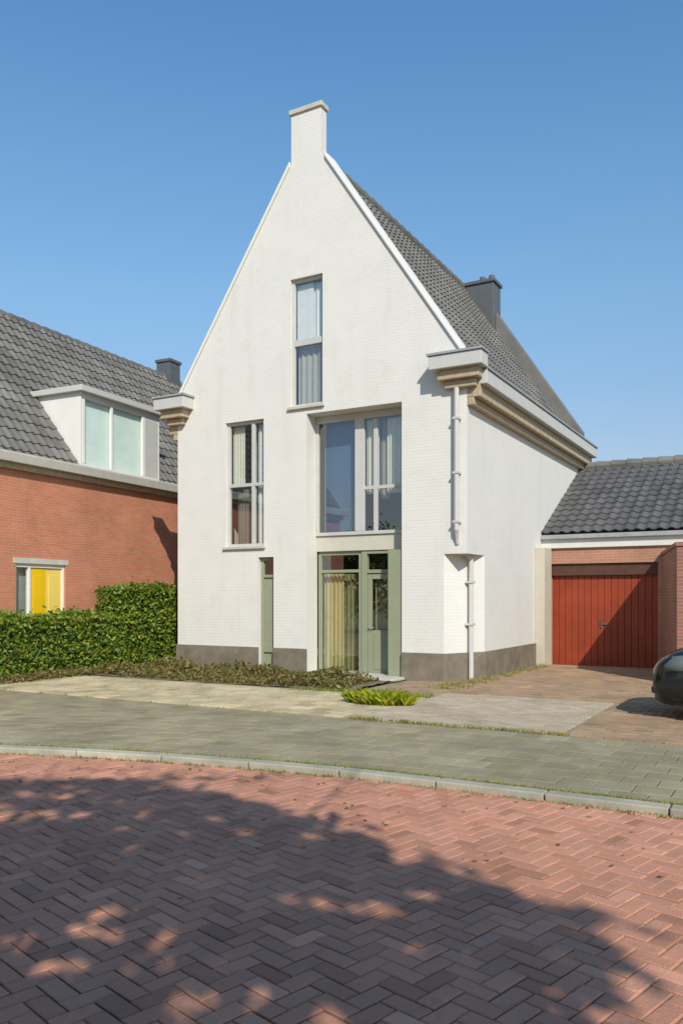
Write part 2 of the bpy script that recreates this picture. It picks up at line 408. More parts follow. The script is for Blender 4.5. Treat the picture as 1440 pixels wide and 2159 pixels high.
# sides, back and the parapet thickness
m.face([(0, 0, CH_Z), (0, CH_Y, CH_Z), (0, CH_Y, 5.62), (0, 0, 5.62)])
m.face([(0, CH_Y, 0), (0, 9.2, 0), (0, 9.2, 5.62), (0, CH_Y, 5.62)])
m.face([(CH_X, 0, 0), (0, CH_Y, 0), (0, CH_Y, CH_Z), (CH_X, 0, CH_Z)])
m.face([(CH_X, 0, CH_Z), (0, CH_Y, CH_Z), (0, 0, CH_Z)])
m.face([(-6.85, 9.2, 0), (-6.85, 0, 0), (-6.85, 0, 5.62), (-6.85, 9.2, 5.62)])
P = .34
rl = lambda x: ZR-SL*abs(x-XC)-.1
for p, q in ((-6.85, -3.83), (-3.83, XC), (XC, -3.12), (-3.12, 0)): m.face([(p, P, rl(p)), (p, P, rake(p)), (q, P, rake(q)), (q, P, rl(q))])
for x0 in (-6.85, 0): m.face([(x0, 0, 5.62), (x0, P, 5.62), (x0, P, rake(x0)), (x0, 0, rake(x0))])
m.box(-3.83, -3.12, .001, .22, rake(-3.83)-.3, 11.549)
m.face([(-6.85, 9.2, 0), (0, 9.2, 0), (0, 9.2, 5.62), (XC, 9.2, 10.7), (-6.85, 9.2, 5.62)])
wall = m.build('wall', WHITE, wh)
# plinth, 3 cm proud, following the chamfer and stepping round the openings
m = MB()
for a, b in ((-6.88, -4.66), (-4.27, -3.46)):
    m = MB(); m.box(a, b, -.03, .02, -.1, .56); m.build('plinth', PLINTH, wh, bevel=.006)
m = MB()
m.prism([(-1.32, -.03, -.1), (CH_X+.01, -.03, -.1), (.03, CH_Y-.01, -.1), (.03, 4.4, -.1), (-.02, 4.4, -.1), (-.02, CH_Y, -.1), (CH_X, .02, -.1), (-1.32, .02, -.1)], (0, 0, .66))
m.build('plinth', PLINTH, wh, bevel=.006)
m = MB(); m.box(-6.88, -6.83, .02, 9.2, -.1, .56); m.build('plinth', PLINTH, wh, bevel=.006)
# gable coping and cap stone
m = MB()
for s_ in (-1, 1):
    x0, x1 = (XC+.42*s_, XC+3.47*s_)
    prof = []
    z0, z1 = ZR-SL*.42+.32, ZR-SL*3.47+.32
    m.hexa([(x0, -.05, z0+.003), (x1, -.05, z1+.003), (x1, P+.05, z1+.003), (x0, P+.05, z0+.003), (x0, -.05, z0+.11), (x1, -.05, z1+.11), (x1, P+.05, z1+.11), (x0, P+.05, z0+.11)])
m.build('gable_coping', WHITEPAINT, wh, bevel=.01)
m = MB(); m.box(-3.87, -3.08, -.04, .26, 11.55, 11.65); m.build('cap_stone', STONE, wh, bevel=.015)
m = MB()
for s_ in (-1, 1):
    m.prism([(XC+(1.0 if s_ > 0 else .05)*s_, 8.82, 9.2 if s_ > 0 else 10.7), (XC+3.45*s_, 8.82, 5.6), (XC+3.45*s_, 8.82, 6.25), (XC+(1.0 if s_ > 0 else .05)*s_, 8.82, 9.95 if s_ > 0 else 11.0)], (0, .4, 0))
m.build('rear_parapet', TILE, wh, bevel=.01)
m = MB(); m.box(XC+.06, XC+1.0, 8.6, 9.25, 9.0, 10.78); m.box(XC+.01, XC+1.05, 8.55, 9.3, 10.782, 10.88); m.build('chimney', DGREY, wh, bevel=.012)
m = MB()
for px in (-2.62, -2.9): m.tube([(px, 9.02, 10.85), (px, 9.02, 11.12)], [.10, .085], 12)
m.build('chimney_pot', DGREY, wh)
# roof: two pantiled slopes and ridge tiles
m = MB(); ln = math.hypot(1, SL)
eh = -.03; H = (3.43+eh)*ln
v = Vector((-1, 0, SL)).normalized(); pantiles(m, (XC+3.43+eh, .34, ZR-SL*(3.43+eh)), (0, 1, 0), v, 8.5, H)
v2 = Vector((1, 0, SL)).normalized(); pantiles(m, (XC-3.43-eh, 8.84, ZR-SL*(3.43+eh)), (0, -1, 0), v2, 8.5, H)
for s_ in (-1, 1): m.face([(XC, .34, ZR-.06), (XC, 8.84, ZR-.06), (XC+s_*(3.43+eh), 8.84, ZR-SL*(3.43+eh)-.06), (XC+s_*(3.43+eh), .34, ZR-SL*(3.43+eh)-.06)])
roof = m.build('roof', TILE, wh)
m = MB(); y = .34
while y < 8.8:
    k = random.uniform(.8, 1.1)
    m.tube([(XC, y, ZR+.0), (XC, y+.43, ZR-.015)], [.15, .125], 14, (k, k, k)); y += .4
m.build('ridge_tile', TILE, roof)
m = MB()
for s_ in (-1, 1):
    a, b = ZR-SL*.45+.1, ZR-SL*3.4+.1
    m.hexa([(XC+.45*s_, .345, a-.02), (XC+3.4*s_, .345, b-.02), (XC+3.4*s_, .62, b-.02), (XC+.45*s_, .62, a-.02), (XC+.45*s_, .345, a+.035), (XC+3.4*s_, .345, b+.035), (XC+3.4*s_, .62, b+.035), (XC+.45*s_, .62, a+.035)])
m.build('lead_flashing', LEAD, roof)
# box gutters: zinc-topped fascia, brown bed moulding; each returns round the front corner
for s_, ret in ((1, .62), (-1, .45)):
    ex = 0 if s_ > 0 else -6.85
    X = lambda d: ex+s_*d
    def bar(mb, d0, d1, y0, y1, z0, z1):
        a, b = sorted((X(d0), X(d1))); mb.box(a, b, y0, y1, z0, z1)
    m = MB(); bar(m, .003, .38, -.003, 9.15, 5.50, 5.76); bar(m, -ret, .40, -.36, -.005, 5.78, 6.03)
    g = m.build('box_gutter', GREYPAINT, wh, bevel=.012)
    m = MB(); bar(m, -ret-.03, .43, -.39, -.006, 6.033, 6.075)
    bar(m, .003, .41, -.001, 9.15, 5.763, 5.80)
    m.build('gutter_lip', ZINC, g)
    m = MB(); bar(m, .003, .25, -.004, 9.1, 5.28, 5.498); bar(m, -ret+.12, .30, -.24, -.006, 5.60, 5.778)
    bar(m, .003, .13, -.004, 9.1, 5.14, 5.278); bar(m, -ret+.22, .20, -.13, -.006, 5.46, 5.598)
    y = .5
    m.build('gutter_moulding', BROWNWOOD, g, bevel=.015)
m = MB(); m.tube([(-.17, -.10, 5.46), (-.17, -.10, 2.85), (-.19, .0, 2.62), (-.115, .51, 2.32), (-.115, .51, .0)], .048, 12)
for z in (4.9, 3.9, 3.0): m.box(-.23, -.11, -.155, .0, z-.02, z+.02)
for z in (1.9, 1.1): m.box(-.2, -.06, .45, .6, z-.02, z+.02)
m.build('downpipe', GREYPAINT, wh, smooth=False)

def window(parent, x0, x1, z0, z1, y, frame, name='window', bw=.06, mull=(), trans=(), depth=.07, pane=GLASS, sill=None):
    m = MB()
    m.box(x0, x0+bw, y, y+depth, z0, z1); m.box(x1-bw, x1, y, y+depth, z0, z1)
    m.box(x0+bw, x1-bw, y, y+depth, z0, z0+bw); m.box(x0+bw, x1-bw, y, y+depth, z1-bw, z1)
    for q, w in mull: m.box(q-w/2, q+w/2, y-.002, y+depth, z0+bw, z1-bw)
    for q, w in trans: m.box(x0+bw, x1-bw, y-.004, y+depth+.002, q-w/2, q+w/2)
    f = m.build(name, frame, parent, bevel=.006)
    g = MB(); g.face([(x0+bw*.5, y+depth*.55, z0+bw*.5), (x1-bw*.5, y+depth*.55, z0+bw*.5), (x1-bw*.5, y+depth*.55, z1-bw*.5), (x0+bw*.5, y+depth*.55, z1-bw*.5)])
    g.build('pane', pane, f)
    if sill:
        s_ = MB(); s_.box(x0-.05, x1+.05, -.06, y+.02, z0-.06, z0-.002); s_.build('sill', sill, f, bevel=.008)
    return f
def drape(parent, x0, x1, z0, z1, y, mat, name='curtain', folds=9, amp=.025):
    m = MB(); n = max(8, int(folds*8*(x1-x0)+8)); r0, r1 = [], []
    for i in range(n+1):
        t = i/n; X = x0+(x1-x0)*t; d = amp*math.sin(t*folds*6.28)+amp*.4*math.sin(t*folds*2.3*6.28)
        r0.append((X, y+d, z0)); r1.append((X, y+d*.7, z1))
    m.grid([r0, r1]); return m.build(name, mat, parent, smooth=True)
# attic window over the entrance
w1 = window(wh, -3.85, -3.08, 5.53, 8.17, .07, GREYFRAME, trans=((6.86, .13),), sill=STONE)
drape(w1, -3.8, -3.4, 6.9, 8.1, .19, WHITEBLIND, 'blind', 1, .004); drape(w1, -3.42, -3.12, 6.9, 8.1, .23, WHITEBLIND, 'curtain', 3)
drape(w1, -3.8, -3.12, 5.6, 6.82, .24, GREYBLIND, 'curtain', 5)
# first-floor window to its left
w2 = window(wh, -5.51, -4.52, 2.70, 5.38, .07, GREYFRAME, trans=((4.02, .07),), mull=((-4.84, .08),), sill=STONE)
drape(w2, -5.47, -5.16, 4.06, 5.32, .22, CURTAIN, 'curtain', 4); drape(w2, -5.47, -4.84, 2.76, 3.98, .40, plain('painted_tree_reflection', (.20, .20, .175), .9, .1, 4), 'curtain', 8); drape(w2, -4.80, -4.55, 2.76, 5.32, .22, WHITEBLIND, 'curtain', 4); drape(w2, -5.1, -4.84, 4.06, 5.32, .42, plain('taupe_curtain', (.34, .31, .25), .9, .1, 4), 'curtain', 4)  # low dim sheet is a painted reflection of trees opposite; the rest are curtains
# narrow street-level light in sage
w3 = window(wh, -4.66, -4.27, .02, 2.46, .10, SAGE, bw=.07, trans=((2.06, .06), (.5, .1)))
m = MB(); m.box(-4.6, -4.33, .135, .15, .55, 2.03); m.box(-4.6, -4.33, .135, .15, .06, .45); m.build('panel', SAGE, w3, bevel=.006)
# two-storey entrance bay
w4 = window(wh, -3.46, -1.32, 2.88, 5.36, .36, GREYFRAME, bw=.07, mull=((-2.43, .21),), trans=((5.27, .12),))
m = MB(); m.box(-2.362, -1.39, .375, .43, 3.78, 3.85); m.box(-2.12, -2.03, .377, .43, 2.95, 5.2); m.build('glazing_bar', GREYFRAME, w4, bevel=.005)
drape(w4, -3.40, -2.53, 2.98, 5.2, .62, SKYREFLECT, 'blind', 1, .004); drape(w4, -2.34, -2.06, 3.7, 5.2, .52, CURTAIN, 'curtain', 4); drape(w4, -2.06, -1.86, 3.6, 5.2, .60, MATS['taupe_curtain'], 'curtain', 3); drape(w4, -1.88, -1.4, 3.7, 5.2, .52, CURTAIN, 'curtain', 5)  # blue sheet behind the left pane is a painted sky reflection
m = MB(); m.box(-3.46, -1.32, .40, .56, 2.56, 2.88); m.build('spandrel', CREAM, wh, bevel=.008)
w5 = window(wh, -3.46, -2.42, .03, 2.56, .46, SAGE, bw=.08, trans=((2.15, .06),), name='window')
drape(w5, -3.42, -2.95, .08, 2.1, .66, STRAWREFLECT, 'curtain', 5, .03); drape(w5, -2.98, -2.46, .08, 2.1, .74, OLIVEREFLECT, 'curtain', 5, .03)  # straw and olive sheets carry the painted reflection of street and greenery
d = MB()
d.box(-2.42, -2.30, .43, .55, .02, 2.56); d.box(-1.50, -1.32, .43, .55, .02, 2.56); d.box(-2.30, -1.5, .43, .55, 2.1, 2.17); d.box(-2.30, -1.5, .43, .55, 2.49, 2.56)
d.box(-1.64, -1.322, .05, .428, .092, 2.535)
dr = d.build('door_frame', SAGE, wh, bevel=.006)
m = MB(); m.box(-2.296, -2.2, .46, .51, .03, 2.096); m.box(-1.74, -1.504, .46, .51, .03, 2.096); m.box(-2.2, -1.74, .46, .51, .03, .95); m.box(-2.2, -1.74, .46, .51, 1.98, 2.096)
m.box(-2.15, -1.79, .448, .462, .16, .86)
door = m.build('door', SAGE, wh, bevel=.006)
m = MB(); m.face([(-2.21, .487, .94), (-1.73, .487, .94), (-1.73, .487, 1.99), (-2.21, .487, 1.99)]); m.build('pane', GLASS, door)
m = MB(); m.face([(-2.3, .49, 2.16), (-1.5, .49, 2.16), (-1.5, .49, 2.5), (-2.3, .49, 2.5)]); m.build('fanlight', GLASS, dr)
drape(door, -2.2, -1.74, .95, 1.98, .62, OLIVEREFLECT, 'curtain', 4, .02)  # olive sheet gives the door pane its painted reflection
m = MB(); m.tube([(-2.25, .46, 1.0), (-2.25, .41, 1.0), (-2.13, .41, 1.0)], .011, 10); m.box(-2.265, -2.235, .452, .46, .93, 1.09); m.build('handle', ZINC, door)
m = MB(); m.box(-2.24, -1.25, -.66, .44, -.05, .09); m.build('doorstep', STONE, wh, bevel=.015)
m = MB(); m.box(-3.46, -2.24, -.02, .44, -.05, .03); m.build('threshold', STONE, wh, bevel=.008)
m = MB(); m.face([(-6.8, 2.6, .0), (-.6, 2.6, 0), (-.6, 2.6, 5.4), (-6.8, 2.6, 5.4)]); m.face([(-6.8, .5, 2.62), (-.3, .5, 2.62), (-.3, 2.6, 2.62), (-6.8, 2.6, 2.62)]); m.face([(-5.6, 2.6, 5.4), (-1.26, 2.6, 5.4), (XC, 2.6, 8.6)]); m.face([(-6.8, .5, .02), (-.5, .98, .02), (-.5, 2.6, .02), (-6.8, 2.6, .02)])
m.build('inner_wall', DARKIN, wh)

# ------------------------------------------------------------------ brick house on the left: local x along its wall (into the picture), y away from the camera side
a = R(3.6); LHX, LHY = -9.12, -2.90
lh = thing('brick_house', 'orange brick house with steep grey tiled roof and white dormer beside the hedge', 'house', (LHX, LHY, 0), R(93.6))
# in local space: +x runs along the wall into the picture, +y runs away (left), wall face at y = 0
LP = 1.275; ZE = 4.40; LW = 3.5
V0, V1 = -7.0, 10.6
m = MB()
op = [(.42, 1.84, 0, 2.34), (-3.2, -1.4, .9, 2.3)]
bx = sorted(set([V0, V1]+[q for o_ in op for q in o_[:2]]))
for p, q in zip(bx, bx[1:]):
    mid = (p+q)/2; z = 0
    for o_ in op:
        if o_[0] < mid < o_[1]:
            if o_[2] > 0: m.face([(q, 0, 0), (p, 0, 0), (p, 0, o_[2]), (q, 0, o_[2])][::-1])
            z = o_[3]
    m.face([(p, 0, z), (q, 0, z), (q, 0, ZE), (p, 0, ZE)])
for x0, x1, z0, z1 in op:
    D = .14
    m.face([(x0, 0, z0), (x0, 0, z1), (x0, D, z1), (x0, D, z0)]); m.face([(x1, 0, z0), (x1, D, z0), (x1, D, z1), (x1, 0, z1)]); m.face([(x0, 0, z1), (x1, 0, z1), (x1, D, z1), (x0, D, z1)])
    if z0: m.face([(x0, 0, z0), (x0, D, z0), (x1, D, z0), (x1, 0, z0)])
ZRL = ZE+LW*LP
for x in (V0, V1):
    m.face([(x, 0, 0), (x, 2*LW, 0), (x, 2*LW, ZE), (x, LW, ZRL), (x, 0, ZE)])
m.face([(V0, 2*LW, 0), (V1, 2*LW, 0), (V1, 2*LW, ZE), (V0, 2*LW, ZE)])
m.build('wall', BRICK, lh)
m = MB(); lnl = math.hypot(1, LP); ev = .10
DV0, DV1 = 2.32, 5.2
def notdorm(u_, v_):
    x = V0-.1+u_; y = -ev+v_/lnl
    return not (DV0-.02 < x < DV1+.02 and -.1 < y < 1.6)
pantiles(m, (V0-.1, -ev, ZE-LP*ev+.2), (1, 0, 0), (0, 1, LP), V1-V0+.2, (LW+ev)*lnl, keep=notdorm, tw=.24, th=.34)
m.face([(V1+.1, 2*LW+ev, ZE-LP*ev+.1), (V0-.1, 2*LW+ev, ZE-LP*ev+.1), (V0-.1, LW, ZRL+.1), (V1+.1, LW, ZRL+.1)])
for p, q, y0, y1 in ((V0-.1, DV0, -ev, LW), (DV1, V1+.1, -ev, LW), (DV0, DV1, -ev, -.1), (DV0, DV1, 1.6, LW)):
    m.face([(p, y0, ZE+LP*y0+.06), (q, y0, ZE+LP*y0+.06), (q, y1, ZE+LP*y1+.06), (p, y1, ZE+LP*y1+.06)])
lroof = m.build('roof', TILE, lh)
m = MB(); x = V0
while x < V1:
    k = random.uniform(.8, 1.1); m.tube([(x, LW, ZRL+.1), (x+.43, LW, ZRL+.085)], [.15, .125], 12, (k, k, k)); x += .4
m.build('ridge_tile', TILE, lroof)
m = MB(); m.box(9.85, 10.4, LW-.28, LW+.28, ZRL-.6, ZRL+.62); m.box(9.81, 10.44, LW-.32, LW+.32, ZRL+.622, ZRL+.72); m.build('chimney', DGREY, lh, bevel=.01)
m = MB()
prof = [(-.24, 4.43), (-.24, 4.62), (-.21, 4.65), (-.08, 4.65), (-.08, 4.43)]
m.prism([(V0-.1, y, z) for y, z in prof][::-1], (V1-V0+.2, 0, 0)); m.build('gutter', plain('pale_gutter', (.42, .40, .34), .5, .1, 4), lh, bevel=.01)
m = MB(); m.box(V0, V1, -.10, -.003, 4.31, 4.428); m.build('soffit', BROWNWOOD, lh)
# dormer
m = MB()
m.box(DV0+.06, DV1-.06, 0, .06, 4.5, 4.74); m.box(DV0+.06, DV1-.06, 0, .06, 6.27, 6.40); m.box(4.52, 4.62, -.004, .06, 4.74, 6.27); m.box(DV0+.06, DV0+.14, -.004, .06, 4.74, 6.27); m.box(3.35, 3.42, -.002, .06, 4.74, 6.27)
dorm = m.build('dormer', WHITEPAINT, lh, bevel=.006)
for v_ in (DV0, DV1):
    s_ = .06 if v_ == DV0 else -.06
    m = MB(); m.prism([(v_, .0, 4.5), (v_, 0, 6.40), (v_, 1.62, 6.40), (v_, .25, ZE+.25*LP-.1)], (s_, 0, 0)); m.build('cheek', WHITEPAINT, dorm)
m = MB(); m.box(DV0-.12, DV1+.12, -.14, 1.75, 6.402, 6.54); m.build('dormer_roof', GREYPAINT, dorm, bevel=.015)
m = MB(); m.box(4.62, DV1-.062, .0, .05, 4.742, 6.268); m.build('side_panel', GREYFRAME, dorm)
m = MB(); m.face([(DV0+.1, .035, 4.7), (4.55, .035, 4.7), (4.55, .035, 6.30), (DV0+.1, .035, 6.30)]); m.build('pane', AQUAGLASS, dorm)
m = MB(); m.face([(DV0+.06, .10, 4.6), (4.6, .10, 4.6), (4.6, .10, 6.38), (DV0+.06, .10, 6.38)]); m.build('blind', AQUA, dorm)
# entrance: white frame, yellow door with its brighter half painted paler, side light
m = MB(); m.box(.42, 1.84, .04, .12, 2.26, 2.34); m.box(.42, .47, .04, .12, 0, 2.26); m.box(.80, .86, .04, .12, 0, 2.26); m.box(1.78, 1.84, .04, .12, 0, 2.26); m.box(.47, .80, .04, .12, 0, .9)
fr = m.build('door_frame', WHITEPAINT, lh, bevel=.005)
m = MB(); m.face([(.46, .09, .88), (.81, .09, .88), (.81, .09, 2.28), (.46, .09, 2.28)]); m.build('side_light', GLASS, fr)
m = MB(); m.face([(.4, .2, .0), (1.0, .2, 0), (1.0, .2, 2.4), (.4, .2, 2.4)]); m.build('curtain', plain('grey_green_curtain', (.36, .42, .36), .9, .08, 4), fr)
m = MB(); m.box(.862, 1.32, .07, .115, .02, 2.255); dd = m.build('door', YELLOW, lh, bevel=.005)
m = MB(); m.box(.95, 1.24, .06, .072, .2, .95); m.box(.95, 1.24, .06, .072, 1.1, 2.1); m.build('panel', YELLOW, dd, bevel=.005)
m = MB(); m.tube([(1.27, .07, 1.05), (1.27, .02, 1.05), (1.16, .02, 1.05)], .011, 8); m.build('handle', ZINC, dd)
m = MB(); m.box(1.325, 1.775, .075, .115, .02, 2.255); m.box(1.4, 1.7, .066, .077, .2, .95); m.box(1.4, 1.7, .066, .077, 1.1, 2.1); tag(m.build('door', LITYELLOW, lh, bevel=.005), 'brighter half of the yellow door, painted paler')
m = MB(); m.box(.34, 1.92, -.012, .05, 2.342, 2.46); m.build('lintel', STONE, lh)
m = MB(); m.box(.3, 1.95, -.6, .1, -.05, .08); m.build('doorstep', STONE, lh, bevel=.01)
# ground-floor window nearer the camera
m = MB()
m.box(-3.2, -1.4, .05, .12, 2.22, 2.3); m.box(-3.2, -1.4, .05, .12, .9, .98)
for q in (-3.2, -2.34, -1.48): m.box(q, q+.08, .048, .12, .98, 2.22)
lw = m.build('window', WHITEPAINT, lh, bevel=.005)
m = MB(); m.face([(-3.15, .09, .95), (-1.45, .09, .95), (-1.45, .09, 2.25), (-3.15, .09, 2.25)]); m.build('pane', GLASS, lw)
m = MB(); m.face([(-3.2, .3, .9), (-1.4, .3, .9), (-1.4, .3, 2.3), (-3.2, .3, 2.3)]); m.build('curtain', GREYBLIND, lw)

# ------------------------------------------------------------------ garage on the right
gh = thing('garage', 'low salmon brick garage with grey tiled roof and wide red door', 'garage', (0, 5, 0))
GX1 = 7.5
m = MB()
m.face([(.04, 0, 2.40), (GX1, 0, 2.40), (GX1, 0, 2.8), (.04, 0, 2.8)])
m.face([(2.58, 0, 0), (GX1, 0, 0), (GX1, 0, 2.40), (2.58, 0, 2.40)]); m.face([(.04, 0, 0), (.2, 0, 0), (.2, 0, 2.40), (.04, 0, 2.40)])
m.face([(.2, 0, 0), (.2, 0, 2.40), (.2, .22, 2.40), (.2, .22, 0)]); m.face([(2.58, 0, 0), (2.58, .22, 0), (2.58, .22, 2.40), (2.58, 0, 2.40)]); m.face([(.2, 0, 2.40), (2.58, 0, 2.40), (2.58, .22, 2.40), (.2, .22, 2.40)])
m.face([(GX1, 0, 0), (GX1, 7.6, 0), (GX1, 7.6, 2.9), (GX1, 3.8, 5.1), (GX1, 0, 2.9)])
m.face([(0.04, 7.6, 0), (GX1, 7.6, 0), (GX1, 7.6, 2.9), (.04, 7.6, 2.9)]); m.build('wall', SALMON, gh)
m = MB(); m.box(-.0, GX1+.1, -.07, -.004, 2.76, 3.05); m.build('fascia', plain('pale_fascia_paint', (.62, .61, .57), .5, .05, 3), gh, bevel=.01)
m = MB()
m.prism([(.0, y, z) for y, z in ((-.17, 2.97), (-.17, 3.07), (-.072, 3.07), (-.072, 2.97))][::-1], (GX1, 0, 0)); m.build('gutter', ZINC, gh, bevel=.01)
m = MB(); gp_ = (5.22-3.05)/4.15
pantiles(m, (.02, -.12, 3.10), (1, 0, 0), (0, 1, gp_), GX1+.1, 3.95*math.hypot(1, gp_), tw=.24, th=.34)
m.face([(0.02, 3.8, 5.2), (GX1+.1, 3.8, 5.2), (GX1+.1, 7.9, 3.05), (.02, 7.9, 3.05)][::-1])
m.face([(0.02, -.1, 3.06), (GX1+.1, -.1, 3.06), (GX1+.1, 3.8, 5.2), (.02, 3.8, 5.2)])
TILE2 = plain('darker_pantile', (.105, .103, .10), .6, .16, 1.6, .25, 90, vcol=True)
gr = m.build('roof', TILE2, gh)
m = MB(); x = .05
while x < GX1:
    k = random.uniform(.8, 1.1); m.tube([(x, 3.8, 5.22), (x+.43, 3.8, 5.205)], [.14, .12], 12, (k, k, k)); x += .4
m.build('ridge_tile', TILE, gr)
m = MB(); m.face([(.2, .2, .02), (2.58, .2, .02), (2.58, .2, 2.1), (.2, .2, 2.1)])
x = .2
m = MB()
while x < 2.57:
    b = min(x+.149, 2.58); m.box(x+.004, b-.004, .16, .2, .03, 2.18); x += .149
m.box(.2, 2.58, .185, .212, .03, 2.18)
gd = m.build('door', REDPAINT, gh, bevel=.006)
m = MB(); m.box(1.33, 1.45, .13, .16, .98, 1.02); m.box(1.31, 1.34, .13, .162, .9, 1.1); m.build('handle', DGREY, gd, bevel=.004)
m = MB(); m.box(.204, 2.576, .06, .215, 2.125, 2.40); m.build('door_head', plain('dark_brown_timber', (.085, .036, .022), .6, .2, 6), gh, bevel=.005)
m = MB(); m.box(-.0, .22, -.62, -.004, 0, 2.76); m.build('pier', plain('tan_render', (.50, .46, .36), .8, .06, 3), gh, bevel=.01)
# side wall that shades the garage door
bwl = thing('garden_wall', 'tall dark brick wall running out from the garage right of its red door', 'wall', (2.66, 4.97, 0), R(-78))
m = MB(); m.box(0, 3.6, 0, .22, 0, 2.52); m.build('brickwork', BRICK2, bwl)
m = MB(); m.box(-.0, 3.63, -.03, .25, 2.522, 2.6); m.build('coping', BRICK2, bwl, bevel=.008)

# ------------------------------------------------------------------ hedges and plants
GREENS = [(1, 1, 1), (.75, .8, .7), (1.25, 1.15, .9), (.5, .6, .55), (1.1, 1.2, 1.2), (1.6, 1.35, .8), (.9, 1.05, .8), (.4, .5, .45), (1.5, .95, .6)]
def hedge(name, label, x0, x1, y0, y1, h, n, rough=.06, group=None):
    o = thing(name, label, 'hedge', (LHX, LHY, 0), R(93.6))
    m = MB(); m.box(x0+.1, x1-.1, y0+.1, y1-.1, 0, h-.12); m.build('twigs', CORE, o)
    ph = [random.uniform(0, 6) for _ in range(6)]
    wob = lambda a_, b_: rough*(math.sin(a_*3.1+ph[0])*.5+math.sin(a_*7.3+b_*5+ph[1])*.4+math.sin(b_*6+ph[2])*.5)
    A = [((x1-x0)*h, 0), ((x1-x0)*h*.3, 1), ((x1-x0)*(y1-y0), 2), ((y1-y0)*h, 3), ((y1-y0)*h, 4)]
    tot = sum(q[0] for q in A); cum = []
    def pt():
        r = random.uniform(0, tot); k = 0
        for a_, kk in A:
            if r < a_: k = kk; break
            r -= a_
        i = -abs(random.gauss(0, .08))+.02+(random.random() < .12)*random.uniform(0, .07); X, Y, Zz = random.uniform(x0, x1), random.uniform(y0, y1), random.uniform(0.03, h)
        if k == 0: return (X, y0-i+wob(X, Zz)*-1, Zz)
        if k == 1: return (X, y1+i, Zz)
        if k == 2: return (X, Y, h+i+wob(X, Y)*1.4+max(0, random.gauss(-.05, .07)))
        if k == 3: return (x0-i+wob(Y, Zz), Y, Zz)
        return (x1+i+wob(Y, Zz), Y, Zz)
    m = MB(); leaves(m, n, pt, .058, GREENS); m.build('foliage', HEDGE, o)
    return o
hedge('hedge', 'low clipped green hedge in front of the yellow door', -4.2, 2.55, -1.2, -.5, 1.2, 16000)
hedge('hedge', 'taller green hedge block between the brick house and the white house', 2.45, 6.2, -1.1, -.3, 1.85, 15000)
# bright tuft by the doorstep
o = thing('grass_clump', 'bright lime green tuft of leaves in front of the entrance door', 'plant', (-.08, -3.4, .04))
m = MB(); md = MB()
for q in range(620):
    dead = False; a_ = random.uniform(0, 6.28); r = random.random()**.6*.36; l = random.uniform(.07, .26)*(1-.9*r)+.05
    b = Vector((math.cos(a_)*r*1.5+(random.uniform(-.75, -.2) if dead else 0), math.sin(a_)*r*.8, 0)); a2 = a_+random.gauss(0, .8)
    d = Vector((math.cos(a2)*random.uniform(.1, .9), math.sin(a2)*random.uniform(.1, .9), 1)).normalized()
    s_ = Vector((-math.sin(a2), math.cos(a2), 0))*random.uniform(.005, .016); k = random.uniform(.5, 1.3)
    (md if dead else m).face([b-s_, b+s_, b+d*l*.6+s_*.8, b+d*l+Vector((math.cos(a2), math.sin(a2), -.35))*l*.3, b+d*l*.6-s_*.8], (k*random.uniform(.75, 1.3), k, k))
m.build('blades', LIME, o)
# low cover in the bed
m = MB()
CV = [(1, 1, 1), (.7, .7, .6), (1.3, 1.2, 1.0), (.6, .9, .5), (.9, .75, .6)]
def ptb():
    X = random.uniform(-7.9, -1.4); Y = random.uniform(-2.15, -.06)
    if random.random() < .16: X, Y = random.uniform(-7.95, -7.1), random.uniform(-5.5, -2.1); return (X, Y, .05+random.uniform(0, .1))
    if -2.35 < X < -1.2 and Y > -.75: return None
    if X < -7.4 and Y > -1.3: return None
    hgt = .05+.16*max(0, math.sin(X*2.1)*math.sin(Y*4+X)+.35); return (X, Y, .05+random.uniform(0, hgt))
leaves(m, 13500, ptb, .05, CV)
tag(m.build('ground_cover', DRY), kind='stuff')
# weeds in the joints of kerb and paving
m = MB()
def tuft(X, Y, z, n, hh):
    for _ in range(n):
        a_ = random.uniform(0, 6.28); l = hh*random.uniform(.5, 1.3); b = Vector((X+random.gauss(0, .03), Y+random.gauss(0, .015), z))
        d = Vector((math.cos(a_)*.6, math.sin(a_)*.6, random.uniform(.4, 1))).normalized(); s_ = Vector((-math.sin(a_), math.cos(a_), 0))*.005
        k = random.uniform(.6, 1.3); g = random.uniform(.8, 1.25)
        m.face([b-s_, b+s_, b+d*l], (k, k*g, k*.9))
for _ in range(1500):
    X = random.triangular(-8, 8, 4); tuft(X, edge(X)+.16+abs(random.gauss(0, .02)), .035, random.randint(3, 9), .05)
for _ in range(500):
    X = random.triangular(-8, 8, 4); tuft(X, edge(X)-.01-abs(random.gauss(0, .02)), -.01, random.randint(3, 8), .045)
for _ in range(1500):
    X = round(random.uniform(-8, 8)/.3)*.3+random.gauss(0, .01); t = .16+.3*round(random.uniform(0, 2.9)/.3)+random.gauss(0, .01)
    tuft(X, edge(X)+t, .03, random.randint(2, 6), .03)
for _ in range(1300):
    X = random.uniform(-9, -.5); Y = -4.86+.3*round(random.uniform(0, 3.1)/.3)+random.gauss(0, .012)
    if Y < edge(X)+3: continue
    tuft(X, Y, .03, random.randint(2, 7), .04)
for _ in range(260): tuft(random.uniform(-.3, .35), random.uniform(-1.2, 4.6), .03, random.randint(6, 12), .11)
for _ in range(260): tuft(random.uniform(-2.2, .3), random.uniform(-2.6, -1.9), .03, random.randint(4, 9), .07)
for _ in range(200): tuft(random.uniform(.2, 3.0), random.gauss(-4.86, .05), .035, random.randint(4, 9), .05)
tag(m.build('weeds', WEED), kind='stuff')
m = MB()
